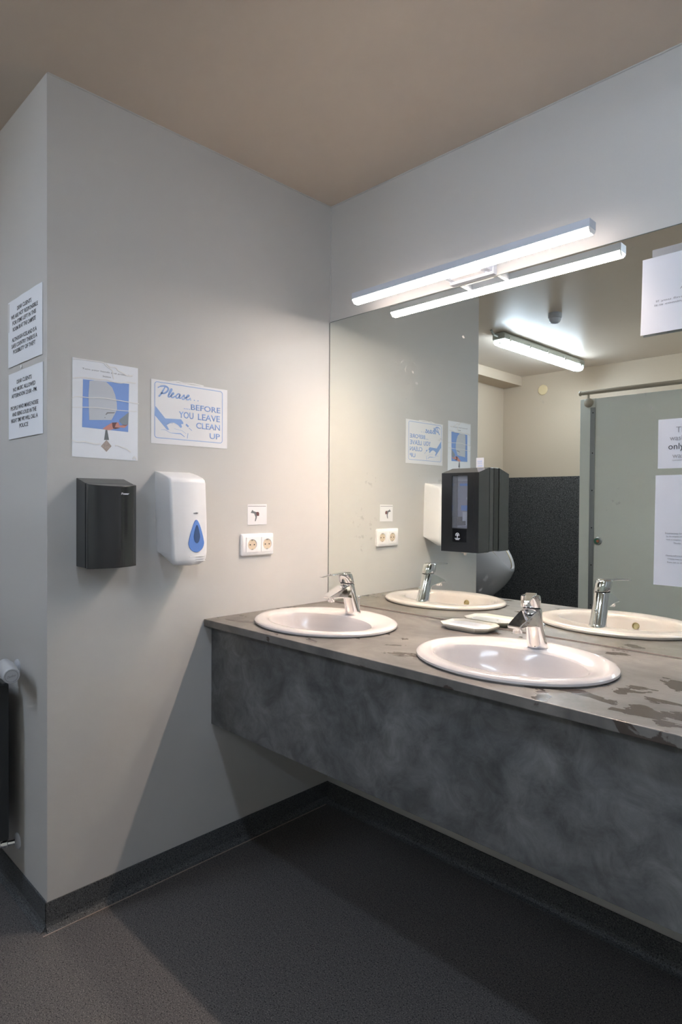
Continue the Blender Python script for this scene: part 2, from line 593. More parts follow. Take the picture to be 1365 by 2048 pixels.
# ---------------------------------------------------------------- washbasins and taps
def basin_ring(cx, cy, a, b, z, n=72):
    return [(cx+a*math.cos(2*math.pi*i/n), cy+b*math.sin(2*math.pi*i/n), z) for i in range(n)]
def make_basin(cx, cy, label):
    t = thing('washbasin', label, 'washbasin', (cx, cy, ZC), 'oval washbasins set into the counter')
    rows = [(0, .225, .172, -.001, -.012), (0, .262, .216, 0.0005, 0), (0, .267, .2215, .005, 0), (0, .2665, .221, .010, 0), (0, .262, .2165, .0145, 0), (0, .254, .209, .0165, 0),
            (0, .244, .198, .0165, -.001), (0, .228, .172, .0145, -.012), (0, .216, .145, .0125, -.026), (0, .210, .136, .008, -.029), (0, .205, .130, -.004, -.030),
            (0, .196, .121, -.035, -.030), (0, .178, .108, -.070, -.029), (0, .145, .087, -.100, -.028), (0, .100, .060, -.118, -.027), (0, .050, .034, -.126, -.026), (0, .023, .023, -.128, -.026)]
    outer = [(.225, .172, -.001, -.012), (.221, .148, -.03, -.026), (.20, .125, -.08, -.028), (.15, .093, -.115, -.028), (.09, .06, -.138, -.027), (.03, .03, -.146, -.026)]
    bm = B()
    rings = [basin_ring(cx, cy+dy, a, b, ZC+z) for a, b, z, dy in outer[::-1]] + [basin_ring(cx, cy+dy, a, b, ZC+z) for _, a, b, z, dy in rows[1:]]
    loft(bm, rings)
    obj('bowl', bm, MT['ceramic'], t, smooth=True)
    bm = lathe(B(), [(0.0225, 0), (0.0225, 0.003), (0.019, 0.004), (0.015, 0.002), (0.004, 0.002)], (cx, cy-0.026, ZC-0.1279), n=28)
    obj('drain', bm, MT['chrome'], t, smooth=True)
    # overflow ring in the front wall of the bowl
    ax = Vector((0, 0.95, 0.28))
    oc = Vector((cx+0.012, cy-0.030-0.1235, ZC-0.022))
    bm = lathe(B(), [(0.0125, 0), (0.0125, 0.004), (0.0095, 0.0045), (0.009, 0.002), (0.003, 0.002)], oc, ax, 24)
    obj('overflow_ring', bm, MT['brass'], t, smooth=True)
    return t
make_basin(*BAS[0], 'white oval washbasin nearest the left wall')
make_basin(*BAS[1], 'white oval washbasin further from the left wall')

def make_tap(label):
    """single-lever basin tap, built at the origin, user side is -y"""
    t = thing('basin_tap', label, 'tap', (0, 0, 0), 'chrome basin taps')
    def axis(z):
        return Vector((0, -0.31*z, z))
    n = 32
    def rg(z, r, tilt=0.10, fy=1.0):
        c = axis(z)
        return [c + Vector((r*math.cos(2*math.pi*k/n), r*fy*math.sin(2*math.pi*k/n), -tilt*r*math.sin(2*math.pi*k/n))) for k in range(n)]
    bm = loft(B(), [rg(0, .0275, 0), rg(.003, .0282, 0), rg(.012, .0272, .02), rg(.04, .0255), rg(.08, .0248), rg(.108, .0255), rg(.111, .0250)])
    body = obj('body', bm, MT['chrome'], t, smooth=True)
    obj('seam_ring', loft(B(), [rg(.110, .0235), rg(.1155, .0235)]), MT['dark_gap'], t, smooth=True)
    bm = loft(B(), [rg(.1148, .0262, .10), rg(.117, .0270, .10), rg(.140, .0268, .06), rg(.1475, .0255, .03), rg(.150, .0220, .02), rg(.1510, .012, .01)])
    obj('cap', bm, MT['chrome'], t, smooth=True)
    # lever: thin flat bar from the cap
    secs = [(-.030, .0145, .1500, .007), (-.06, .0150, .1500, .0065), (-.075, .0110, .1495, .005), (-.11, .0085, .148, .0045), (-.145, .0078, .1455, .0042), (-.160, .0074, .1440, .0038), (-.165, .005, .1435, .003)]
    bm = B()
    loft(bm, [[Vector((s*hw, y, z+q*th/2)) for s, q in ((-1, -1), (1, -1), (1, 1), (-1, 1))] for y, hw, z, th in secs])
    obj('lever', bm, MT['chrome'], t, bevel=0.0012)
    # spout: broad flat wedge reaching forward and down
    bm = B()
    loft(bm, [[Vector((-.0235, -.020, .112)), Vector((.0235, -.020, .112)), Vector((.0225, -.015, .055)), Vector((-.0225, -.015, .055))],
              [Vector((-.0235, -.058, .1045)), Vector((.0235, -.058, .1045)), Vector((.0215, -.050, .064)), Vector((-.0215, -.050, .064))],
              [Vector((-.0215, -.100, .0885)), Vector((.0215, -.100, .0885)), Vector((.0195, -.098, .069)), Vector((-.0195, -.098, .069))],
              [Vector((-.0190, -.134, .0750)), Vector((.0190, -.134, .0750)), Vector((.0180, -.133, .068)), Vector((-.0180, -.133, .068))]])
    sp = obj('spout', bm, MT['chrome'], t, bevel=0.002)
    bm = lathe(B(), [(.0115, 0), (.0125, .002), (.0125, .014), (.0125, .016)], (0, -.112, .054), n=24)
    obj('aerator', bm, MT['chrome'], sp, smooth=True)
    bm = tube(B(), [(0.004, .030, 0), (0.004, .027, .052)], .0022, 10)
    lathe(bm, [(.003, 0), (.0052, .002), (.0055, .006), (.004, .009), (.001, .0095)], (0.004, .027, .052), n=16)
    obj('waste_rod', bm, MT['chrome'], t, smooth=True)
    return t
tap = make_tap('chrome lever tap on the basin nearest the left wall')
tap.location = (0.345, -0.205, ZC+0.0150)
lv = [c for c in tap.children if c.name.startswith('lever')][0]
tap2 = dup(tap, (1.057, -0.205, ZC+0.0150), 0, 'chrome lever tap on the basin beside the soap dish, lever turned')
for c in tap2.children:
    if c.name.startswith(('lever', 'cap')):
        c.rotation_euler = (0, 0, math.radians(22))
        q = Vector((0, -0.31*0.13, 0))
        R_ = Matrix.Rotation(math.radians(22), 3, 'Z')
        c.location = q - R_ @ q

# ---------------------------------------------------------------- soap dish
t = thing('soap_dish', 'empty cream soap dish lying on the counter against the mirror', 'soap dish', (0.745, -0.068, ZC))
def octa(hx, hy, ch, z, cx=0.747, cy=-0.0705):
    return [(cx+x, cy+y, z) for x, y in ((hx-ch, hy), (-hx+ch, hy), (-hx, hy-ch), (-hx, -hy+ch), (-hx+ch, -hy), (hx-ch, -hy), (hx, -hy+ch), (hx, hy-ch))]
bm = loft(B(), [octa(.076, .050, .026, ZC+.0004), octa(.090, .063, .030, ZC+.012), octa(.092, .065, .030, ZC+.0175), octa(.091, .064, .030, ZC+.0185), octa(.086, .059, .028, ZC+.0175), octa(.074, .048, .024, ZC+.013)])
obj('dish_body', bm, MT['cream_pl'], t, bevel=0.001)
bm = loft(B(), [octa(.070, .044, .022, ZC+.0128), octa(.068, .042, .022, ZC+.0142)])
obj('insert_plate', bm, MT['white_pl'], t)

# ---------------------------------------------------------------- light bar over the mirror
t = thing('mirror_light', 'long white light bar glowing over the mirror', 'wall lamp', (0.705, 0.005, 2.02))
x0, x1 = 0.255, 1.1585
bm = bx(B(), x0, x1, -0.132, -0.0905, 2.0272, 2.0505)
obj('housing', bm, MT['lamp_white'], t, bevel=0.001)
prof = [(-0.1318, 2.027), (-0.1318, 2.0245), (-0.122, 2.0130), (-0.101, 2.0130), (-0.0907, 2.0245), (-0.0907, 2.027)]
bm = loft(B(), [[(x, y, z) for y, z in prof] for x in (x0+0.004, x1-0.004)])
df = obj('diffuser', bm, MT['bar_edge'], t)
bm = bx(B(), x0+0.0045, x1-0.0045, -0.1215, -0.1015, 2.0122, 2.01295)
obj('lens_strip', bm, MT['bar_glow'], df)
for xa, xb in ((x0+0.0005, x0+0.0038), (x1-0.0038, x1-0.0005)):
    obj('end_cap', loft(B(), [[(x, y, z) for y, z in prof] for x in (xa, xb)]), MT['white_pl'], t)
bl = bpy.data.lights.new('bar_beam', 'AREA')
bl.shape = 'RECTANGLE'
bl.size, bl.size_y = x1-x0-0.012, 0.019
bl.energy = P_BAR
bl.spread = math.radians(SPREAD)
bl.color = C_BEAM
bo = bpy.data.objects.new('bar_beam', bl)
COL.objects.link(bo)
bo.parent = t
bo.location = Vector(((x0+x1)/2, -0.1115, 2.0117)) - t.location
br = obj('bracket', bx(B(), 0.618, 0.790, -0.016, 0.0052, 2.0215, 2.058), MT['lamp_white'], t, bevel=0.001)
for xa in (0.624, 0.772):
    bm = loft(B(), [[(xa, -0.016, 2.030), (xa+0.014, -0.016, 2.030), (xa+0.014, -0.016, 2.056), (xa, -0.016, 2.056)],
                    [(xa, -0.0902, 2.0285), (xa+0.014, -0.0902, 2.0285), (xa+0.014, -0.0902, 2.049), (xa, -0.0902, 2.049)]])
    obj('arm', bm, MT['lamp_white'], br)
obj('connection_box', bx(B(), 0.640, 0.757, -0.045, -0.0165, 2.030, 2.050), MT['white_pl'], br, bevel=0.002)

# ---------------------------------------------------------------- ceiling tube fittings (built along y at the origin, z=0 is the ceiling)
def make_fitting(label, glow):
    t = thing('tube_fitting', label, 'ceiling lamp', (0, 0, 0), 'damp-proof tube fittings on the ceiling')
    Lh = 0.635
    prof = [(-.040, -.004), (.040, -.004), (.050, -.020), (.050, -.052), (-.050, -.052), (-.050, -.020)]
    bm = loft(B(), [[(x, y, z) for x, z in prof] for y in (-Lh, Lh)])
    obj('base', bm, MT['lamp_grey'], t, bevel=0.004)
    for y in (-.42, .42):
        obj('spacer', bx(B(), -.02, .02, y-.02, y+.02, -.0045, 0.0), MT['lamp_grey'], t)
    cp = [(-.043, -.0525), (-.046, -.070), (-.036, -.088), (-.018, -.096), (.018, -.096), (.036, -.088), (.046, -.070), (.043, -.0525)]
    bm = loft(B(), [[(x, y, z) for x, z in cp] for y in (-Lh+.055, Lh-.055)])
    obj('glowing_cover', bm, MT[glow], t, smooth=True)
    for s in (-1, 1):
        ends = [[(x, s*(Lh-.0545), z) for x, z in cp], [(x, s*(Lh-.008), z) for x, z in cp], [(x*.8, s*Lh, -.0525+(z+.0525)*.75) for x, z in cp]]
        e = obj('clear_end', loft(B(), ends), MT['clear_cap'], t, smooth=True)
        bm = lathe(B(), [(.012, 0), (.012, .018)], (0, s*(Lh-.035), -.073), (0, s, 0), 16)
        obj('tube_holder', bm, MT['cream_pl'], e, smooth=True)
    for y in (-.56, -.28, 0, .28, .56):
        for s in (-1, 1):
            obj('clip', bx(B(), s*.0515-.0035, s*.0515+.0035, y-.011, y+.011, -.066, -.034), MT['steel'], t)
    return t
fit = make_fitting('ceiling tube light reflected in the mirror, above the urinal corner', 'tube_glow_new')
fit.location = (-0.475, -2.81, H)
fit.rotation_euler = (0, 0, math.radians(1.5))
bm = tube(B(), [(0.0, 0.642, -0.03), (0.0, 0.70, -0.03), (0.0, 0.73, -0.006)], .008, 10)
cb = obj('cable_gland', bm, MT['lamp_grey'], None)
cb.parent = fit
old = dup(fit, (2.05, -1.24, H), math.pi/2, 'ceiling tube light over the middle of the room')
for c in old.children:
    if c.name.startswith('glowing_cover'):
        c.data = c.data.copy()
        c.data.materials[0] = MT['tube_glow']
dup(fit, (1.75, -3.06, H), math.pi/2, 'ceiling tube light above the toilet stalls')

# ---------------------------------------------------------------- motion sensor and round cap
t = thing('motion_sensor', 'small grey round sensor on the ceiling, seen in the mirror', 'sensor', (0.004, -2.035, H))
bm = lathe(B(), [(.043, 0), (.043, -.028), (.040, -.033)], (0.004, -2.035, H), n=28)
obj('sensor_base', bm, MT['sensor'], t, smooth=True)
bm = lathe(B(), [(.038, -.0335), (.037, -.046), (.028, -.060), (.012, -.066)], (0.004, -2.035, H), n=24)
obj('sensor_lens', bm, MT['lamp_white'], t, smooth=True)
t = thing('round_wall_cap', 'round yellowed cap high on the beige wall, seen in the mirror', 'wall cap', (-0.94, YF, 2.346))
bm = lathe(B(), [(.047, 0.0005), (.047, .008), (.042, .012), (.004, .013)], (-0.94, YF, 2.346), (0, 1, 0), 32)
obj('cap_disc', bm, MT['vent_y'], t, smooth=True)

# ---------------------------------------------------------------- toilet stall front
SY = -2.5
t = thing('toilet_stall', 'grey-green toilet stall front with locked door, seen in the mirror', 'toilet stall', (0.9, SY-0.014, 0))
obj('pilaster', bx(B(), -0.025, 0.082, SY-0.028, SY, 0.12, 2.0), MT['stall'], t, bevel=0.002)
dr = obj('door', bx(B(), 0.0835, 0.74, SY-0.028, SY, 0.12, 1.998), MT['stall'], t, bevel=0.002)
lk = Vector((0.112, SY, 1.009))
bm = lathe(B(), [(.028, 0.0), (.028, .004), (.024, .008), (.018, .009)], lk, (0, 1, 0), 28)
obj('lock', bm, MT['steel'], dr, smooth=True)
bm = lathe(B(), [(.0185, .0092), (.017, .013), (.002, .0135)], lk+Vector((-0.006, 0, 0)), (0, 1, 0), 24)
obj('lock_indicator', bm, MT['green_ind'], dr, smooth=True)
bm = lathe(B(), [(.010, .0137), (.009, .016), (.002, .0162)], lk+Vector((0.002, 0, 0)), (0, 1, 0), 20)
obj('lock_slot', bm, MT['red_ind'], dr, smooth=True)
st = obj('edge_profile', bx(B(), 0.0485, 0.082, SY, SY+0.005, 0.12, 1.937), MT['alu'], t, bevel=0.001)
for z in (0.30, 0.56, 0.84, 1.10, 1.36, 1.62, 1.90):
    bm = lathe(B(), [(.0045, .005), (.0035, .007), (.001, .0075)], (0.067, SY, z), (0, 1, 0), 10)
    obj('rivet', bm, MT['dark_gap'], st)
obj('front_panel', bx(B(), 0.743, XR-0.01, SY-0.028, SY, 0.12, 2.0), MT['stall'], t, bevel=0.002)
obj('side_panel', bx(B(), -0.025, 0.003, YF+0.004, SY-0.029, 0.12, 2.0), MT['stall'], t, bevel=0.002)
for x in (0.02, 0.80, 1.9, 2.9):
    obj('foot', lathe(B(), [(.03, 0), (.03, .006), (.012, .012), (.012, .122)], (x, SY-0.014, 0), n=16), MT['alu'], t, smooth=True)
rl = obj('rail', tube(B(), [(-0.022, SY+0.004, 2.043), (XR-0.005, SY+0.004, 2.043)], .0150, 16), MT['rail'], t, smooth=True)
bm = lathe(B(), [(.0165, 0), (.0185, .004), (.0165, .012), (.006, .016)], (-0.018, SY+0.004, 2.043), (-1, 0, 0), 20)
obj('end_knob', bm, MT['rail'], rl, smooth=True)
bm = lathe(B(), [(.0315, .0), (.0315, .010), (.026, .014), (.002, .015)], (0.036, SY, 1.972), (0, 1, 0), 28)
bx(bm, 0.030, 0.042, SY+0.002, SY+0.010, 1.98, 2.035)
obj('rail_bracket', bm, MT['rail'], t, smooth=True)

# ---------------------------------------------------------------- urinal
UX, UY = XA+0.0045, -3.30
t = thing('urinal', 'white wall-hung urinal in the far corner, seen in the mirror', 'urinal', (UX, UY, 0.39))
def ur(z, d, hw, n=20):
    pts = []
    for i in range(n+1):
        a = math.pi*i/n
        s = math.sin(a)
        pts.append((UX+d*(s**0.75), UY-hw*math.cos(a)*(0.55+0.45*abs(math.cos(a))**0.3 if False else 1), z))
    return pts
def ur_open(f, shrink, dz):
    """sloped opening loop from the wall top down to the front lip"""
    pts = []
    n = 20
    for i in range(n+1):
        a = math.pi*i/n
        s = math.sin(a)
        d = (0.372-shrink)*(s**0.75)
        z = 0.985 - 0.315*(s**1.25) - dz
        pts.append((UX+d+(0.0 if s > 1e-3 else 0), UY-(0.178-shrink)*math.cos(a), z))
    return pts
rings = [ur(0.392, 0.10, 0.07), ur(0.400, 0.155, 0.10), ur(0.46, 0.225, 0.135), ur(0.51, 0.280, 0.152), ur(0.58, 0.335, 0.168), ur(0.64, 0.366, 0.176), ur_open(0, 0, 0.014), ur_open(0, 0.004, 0), ur_open(0, 0.026, -0.002), ur_open(0, 0.034, 0.006)]
deep = [[(UX+0.02+(p[0]-UX)*0.80, UY+(p[1]-UY)*0.80, 0.60+(p[2]-0.66)*0.35) for p in ur_open(0, 0.05, 0)]]
bm = loft(B(), rings+deep)
obj('bowl', bm, MT['ceramic'], t, smooth=True)
bm = loft(B(), [ur(0.93, 0.06, 0.165), ur(1.02, 0.055, 0.160), ur(1.05, 0.035, 0.14)])
obj('back_shield', bm, MT['ceramic'], t, smooth=True)
# dark joint round the opening where the lid rim sits
jr = [(p[0], p[1], p[2]+0.003) for p in ur_open(0, 0.029, 0)][1:-1]
obj('rim_joint', tube(B(), jr, .0035, 8), MT['brass'], t, smooth=True)

# ---------------------------------------------------------------- black towel dispenser on the left wall
t = thing('towel_dispenser', 'matt black dispenser on the left wall under the hand-drying notice', 'dispenser', (0, -0.982, 1.067))
Y0, Y1 = -1.058, -0.906
def box_ring(y0, y1, x, zb, zt):
    return [(x, y0, zb), (x, y1, zb), (x, y1, zt), (x, y0, zt)]
bm = loft(B(), [box_ring(Y0, Y1, 0.0006, 1.067, 1.334), box_ring(Y0, Y1, 0.066, 1.066, 1.3165)])
obj('back_box', bm, MT['black_pl'], t, bevel=0.002)
bm = loft(B(), [box_ring(Y0+0.003, Y1-0.003, 0.064, 1.070, 1.313), box_ring(Y0+0.003, Y1-0.003, 0.0715, 1.070, 1.311)])
obj('groove', bm, MT['dark_gap'], t)
# bowed front cover
n = 12
pl2 = []
for i in range(n+1):
    f = i/n
    y = Y0 + (Y1-Y0)*f
    pl2.append((0.082 + 0.024*(1-(2*f-1)**2), y))
back = [(0.071, Y1), (0.071, Y0)]
def cover_ring(z, dz):
    return [(x, y, z-dz*(x-0.071)/0.035) for x, y in pl2+back]
bm = loft(B(), [cover_ring(1.065, 0), cover_ring(1.316, 0.0075)])
cv = obj('front_cover', bm, MT['black_pl'], t, smooth=True, bevel=0.0015)
bm = text_bm(B(), 'Pouer', 'L', (-0.9665, 1.2835, -0.9410, 1.2900), 0.1035, 0.1062, shear=0.25, bold=0.02)
obj('logo_print', bm, MT['white_ink'], cv)

# ---------------------------------------------------------------- white soap dispenser on the left wall
t = thing('soap_dispenser', 'white soap dispenser with blue droplet window on the left wall', 'soap dispenser', (0, -0.73, 1.054))
def soap_ring(z, d, y0, y1, r, zs=0.0):
    """horizontal section: straight sides, rounded front corners, slightly bowed front"""
    pts = [(0.0006, y0, z+zs)]
    k = 6
    for i in range(k+1):
        a = math.pi/2*i/k
        pts.append((d-r+r*math.sin(a), y0+r-r*math.cos(a), z))
    for f in (0.25, 0.5, 0.75):
        pts.append((d+0.010*(1-(2*f-1)**2), y0+r+(y1-y0-2*r)*f, z))
    for i in range(k+1):
        a = math.pi/2*(1-i/k)
        pts.append((d-r+r*math.sin(a), y1-r+r*math.cos(a), z))
    pts.append((0.0006, y1, z+zs))
    return pts
rings = [soap_ring(1.0545, .086, -.742, -.700, .018, .038), soap_ring(1.0565, .094, -.772, -.680, .020, .037), soap_ring(1.063, .099, -.783, -.668, .018, .032), soap_ring(1.075, .101, -.788, -.661, .014, .022),
         soap_ring(1.095, .1015, -.7905, -.6585, .012, .006), soap_ring(1.20, .101, -.795, -.660, .010, 0), soap_ring(1.325, .0985, -.799, -.664, .009, 0), soap_ring(1.336, .095, -.799, -.665, .009, .008), soap_ring(1.343, .086, -.7985, -.666, .010, .012), soap_ring(1.352, .062, -.798, -.668, .012, .010), soap_ring(1.360, .030, -.798, -.669, .010, .004)]
bm = loft(B(), rings)
sb = obj('cover', bm, MT['white_pl'], t, smooth=True)
def drop(cu, cz, rw, hb, ht, n=36):
    pts = []
    for i in range(n):
        a = 2*math.pi*i/n
        s, c = math.sin(a), math.cos(a)
        if s < 0:
            pts.append((cu+rw*c, cz+hb*s))
        else:
            pts.append((cu+rw*c*(1-0.42*s), cz+ht*s))
    return pts
bm = poly(B(), 'L', drop(-0.710, 1.130, 0.0295, 0.032, 0.075), 0.1075, 0.1128)
dw = obj('droplet_window', bm, MT['drop_blue'], t, bevel=0.0015)
bm = poly(B(), 'L', drop(-0.709, 1.152, 0.0115, 0.024, 0.036), 0.1129, 0.1136)
obj('level_slot', bm, MT['drop_win'], dw)
bm = text_bm(B(), 'modular', 'L', (-0.720, 1.2255, -0.703, 1.2290), 0.1085, 0.1118)
obj('brand_print', bm, MT['ink_soft'], sb)
bm = B()
for i, z in enumerate((1.083, 1.075, 1.0675)):
    poly(bm, 'L', [(-0.734+i*.002, z), (-0.678+i*.002, z+.0006), (-0.678+i*.002, z+.003), (-0.734+i*.002, z+.0024)], 0.100, 0.1115-.0012*i)
obj('grip_ribs', bm, MT['white_pl'], sb)

# ---------------------------------------------------------------- double wall socket
t = thing('wall_socket', 'white double power socket on the left wall', 'socket', (0, -0.378, 1.063))
bm = loft(B(), [[(0.0005, u, v) for u, v in rrect(-0.4535, 1.0635, -0.3025, 1.1455, .006)], [(0.008, u, v) for u, v in rrect(-0.4535, 1.0635, -0.3025, 1.1455, .006)], [(0.0115, u, v) for u, v in rrect(-0.449, 1.068, -0.307, 1.141, .006)]])
obj('frame_plate', bm, MT['white_pl'], t, smooth=True)
for cy in (-0.4065, -0.3355):
    bm = B()
    sq = rrect(cy-.0275, 1.0775, cy+.0275, 1.1325, .003, 5)
    nn = 24
    ci = disc(cy, 1.1045, .0205, nn)
    # face with a round recess: ring from the square outline to the circle (same vertex count)
    sq2 = []
    for i in range(nn):
        a = 2*math.pi*i/nn
        c, s = math.cos(a), math.sin(a)
        k = .0275/max(abs(c), abs(s))
        sq2.append((cy+k*c, 1.1045+k*s))
    loft(bm, [[(0.0105, u, v) for u, v in sq2], [(0.0135, u, v) for u, v in sq2], [(0.0138, u, v) for u, v in ci], [(0.0118, u, v) for u, v in disc(cy, 1.1045, .0198, nn)]])
    ins = obj('insert', bm, MT['white_pl'], t)
    bm = lathe(B(), [(.0195, .0119), (.0195, .0123), (.002, .0123)], (0, cy, 1.1045), (1, 0, 0), 24)
    obj('plug_well', bm, MT['socket_in'], ins)
    for dy in (-.0095, .0095):
        obj('pin_hole', lathe(B(), [(.0026, .0123), (.0026, .0128)], (0, cy+dy, 1.1045), (1, 0, 0), 12), MT['dark_gap'], ins)
    for dz in (-.0175, .0175):
        obj('earth_clip', bx(B(), .0124, .0136, cy-.003, cy+.003, 1.1045+dz-.002, 1.1045+dz+.002), MT['steel'], ins)

# ---------------------------------------------------------------- notices on the left wall
N0, N1, N2, N3 = 0.0008, 0.0014, 0.0018, 0.0022
def off(pts, o):
    return [(a+o[0], b+o[1]) for a, b in pts]
# taped hand-drying notice
o = (-1.0725, 1.3955)
t = thing('drying_notice', 'taped notice picturing a hand under a blower, on the left wall', 'notice', (0, o[0]+.105, o[1]))
obj('sheet', poly(B(), 'L', off([(0.002, 0.0015), (0.2125, -0.001), (0.2128, 0.2975), (0.003, 0.2975)], o), N0, N1), MT['paper_blue'], t)
pic = obj('blue_picture', poly(B(), 'L', off([(0.0349, 0.2364), (0.1822, 0.2426), (0.1795, 0.0894), (0.0323, 0.092)], o), N1, N2), MT['pic_blue'], t)
obj('blower_picture', poly(B(), 'L', off([(0.0546, 0.2345), (0.075, 0.2385), (0.1071, 0.2386), (0.126, 0.2239), (0.1355, 0.2032), (0.1413, 0.1782), (0.1423, 0.158), (0.1356, 0.1426), (0.1299, 0.1329), (0.1242, 0.1222), (0.0538, 0.1153), (0.0515, 0.19)], o), N2, N2+.0002), MT['pic_white'], pic)
bm = poly(B(), 'L', off([(0.1044, 0.1375), (0.11, 0.145), (0.1356, 0.1478), (0.1320, 0.1440), (0.112, 0.1410), (0.1072, 0.136)], o), N2+.0002, N3)
poly(bm, 'L', off([(0.1016, 0.1282), (0.1034, 0.1293), (0.1053, 0.1267), (0.1019, 0.126)], o), N2+.0002, N3)
obj('vent_picture', bm, MT['ink_soft'], pic)
obj('sleeve_picture', poly(B(), 'L', off([(0.1814, 0.1526), (0.1794, 0.1136), (0.1647, 0.1076), (0.1501, 0.1192), (0.1501, 0.1257)], o), N2+.0002, N3), MT['sleeve_ink'], pic)
obj('hand_picture', poly(B(), 'L', off([(0.0951, 0.0922), (0.1072, 0.1015), (0.1261, 0.1142), (0.1462, 0.117), (0.1511, 0.1073), (0.1785, 0.1126), (0.1667, 0.1013), (0.152, 0.1018), (0.1357, 0.0967), (0.1185, 0.0901), (0.1053, 0.0904)], o), N2+.0002, N3), MT['skin_ink'], pic)
obj('cuff_picture', poly(B(), 'L', off([(0.1261, 0.1142), (0.1424, 0.1166), (0.1385, 0.1114), (0.1350, 0.1010), (0.153, 0.1001), (0.1357, 0.0949), (0.1290, 0.0964), (0.1271, 0.1033)], o), N3, N3+.0002), MT['cuff_ink'], pic)
obj('arrow_picture', poly(B(), 'L', off([(0.1053, 0.0895), (0.1106, 0.0899), (0.1163, 0.0594), (0.1007, 0.0582)], o), N1, N2), MT['grey_ink'], t)
obj('drain_picture', poly(B(), 'L', off([(0.1082, 0.0588), (0.1243, 0.0408), (0.1082, 0.0218), (0.0905, 0.0384)], o), N1, N2), MT['dia_ink'], t)
obj('text_line', text_bm(B(), 'Turn your hands and press the', 'L', (o[0]+.032, o[1]+.2655, o[0]+.192, o[1]+.2715), N1, N2), MT['ink_soft'], t)
obj('text_line', text_bm(B(), 'button', 'L', (o[0]+.097, o[1]+.2525, o[0]+.122, o[1]+.2575), N1, N2), MT['ink_soft'], t)
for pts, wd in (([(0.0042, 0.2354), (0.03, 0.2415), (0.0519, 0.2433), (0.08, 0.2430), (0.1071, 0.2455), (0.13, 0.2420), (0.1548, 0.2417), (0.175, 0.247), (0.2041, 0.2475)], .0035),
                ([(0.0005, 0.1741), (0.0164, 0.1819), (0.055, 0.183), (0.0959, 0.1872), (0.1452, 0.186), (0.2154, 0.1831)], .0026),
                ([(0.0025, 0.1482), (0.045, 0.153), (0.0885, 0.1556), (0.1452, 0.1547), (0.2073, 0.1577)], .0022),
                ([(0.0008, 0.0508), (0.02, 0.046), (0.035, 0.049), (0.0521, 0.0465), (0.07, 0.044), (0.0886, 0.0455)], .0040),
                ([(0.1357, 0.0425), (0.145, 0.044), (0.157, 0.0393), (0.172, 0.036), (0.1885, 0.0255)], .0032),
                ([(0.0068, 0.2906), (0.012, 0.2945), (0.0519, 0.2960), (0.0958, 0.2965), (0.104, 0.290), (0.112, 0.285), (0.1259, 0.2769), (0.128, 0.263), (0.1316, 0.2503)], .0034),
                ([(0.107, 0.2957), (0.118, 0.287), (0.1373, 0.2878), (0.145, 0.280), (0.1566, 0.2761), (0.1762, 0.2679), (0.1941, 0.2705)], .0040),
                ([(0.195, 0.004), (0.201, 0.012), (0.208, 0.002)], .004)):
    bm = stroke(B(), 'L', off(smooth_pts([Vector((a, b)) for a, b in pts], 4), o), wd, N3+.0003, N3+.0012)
    obj('crease_glint', bm, MT['tape'], t)  # white ribbons painted in as glints on the wrinkled plastic
# "Please ... before you leave clean up"
o = (-0.8135, 1.4555)
t = thing('clean_up_notice', 'blue and white notice asking to clean up, on the left wall', 'notice', (0, o[0]+.15, o[1]))
obj('sheet', poly(B(), 'L', off([(0, 0), (0.300, 0.001), (0.3003, 0.2125), (0.0, 0.211)], o), N0, N1), MT['paper'], t)
outer = off(rrect(.0120, .0185, .2795, .2045, .010), o)
inner = off(rrect(.0140, .0205, .2775, .2025, .008), o)
bm = B()
for i in range(len(outer)):
    j = (i+1) % len(outer)
    poly(bm, 'L', [outer[i], outer[j], inner[j], inner[i]], N1, N2)
obj('border_print', bm, MT['ink_blue'], t)
arm = [(0.0152, 0.1233), (0.0514, 0.0857), (0.111, 0.0885), (0.1187, 0.0801), (0.12, 0.0735), (0.1111, 0.0724), (0.1149, 0.0628), (0.1099, 0.0591), (0.0997, 0.0682), (0.0847, 0.0746), (0.0723, 0.0734), (0.0563, 0.0642), (0.0662, 0.0496), (0.0588, 0.0479), (0.0141, 0.0918)]
bm = poly(B(), 'L', off(arm, o), N1, N2)
for pts, wd in (([(0.0357, 0.047), (0.0503, 0.0484), (0.0703, 0.0392), (0.0923, 0.0392), (0.1099, 0.0395), (0.1253, 0.0301)], [.0006, .0012, .0008, .0024, .003, .0016]),
                ([(0.0563, 0.0653), (0.0674, 0.0729), (0.0797, 0.0708)], .0008), ([(0.0848, 0.0546), (0.115, 0.0505), (0.1304, 0.0417)], .0006),
                ([(0.1302, 0.0734), (0.136, 0.0690), (0.140, 0.0663)], .006), ([(0.1381, 0.0435), (0.1356, 0.0252)], .0016), ([(0.1419, 0.0619), (0.1536, 0.0539)], .0016)):
    stroke(bm, 'L', off(pts, o), wd, N1, N2)
obj('hand_wiping_print', bm, MT['ink_blue'], t)
def pp(x, y):
    return (o[0]+.0234+(x-190)*.0002488, o[1]+.1905-.000217*(y-240)+.0000302*(x-190))
bm = B()
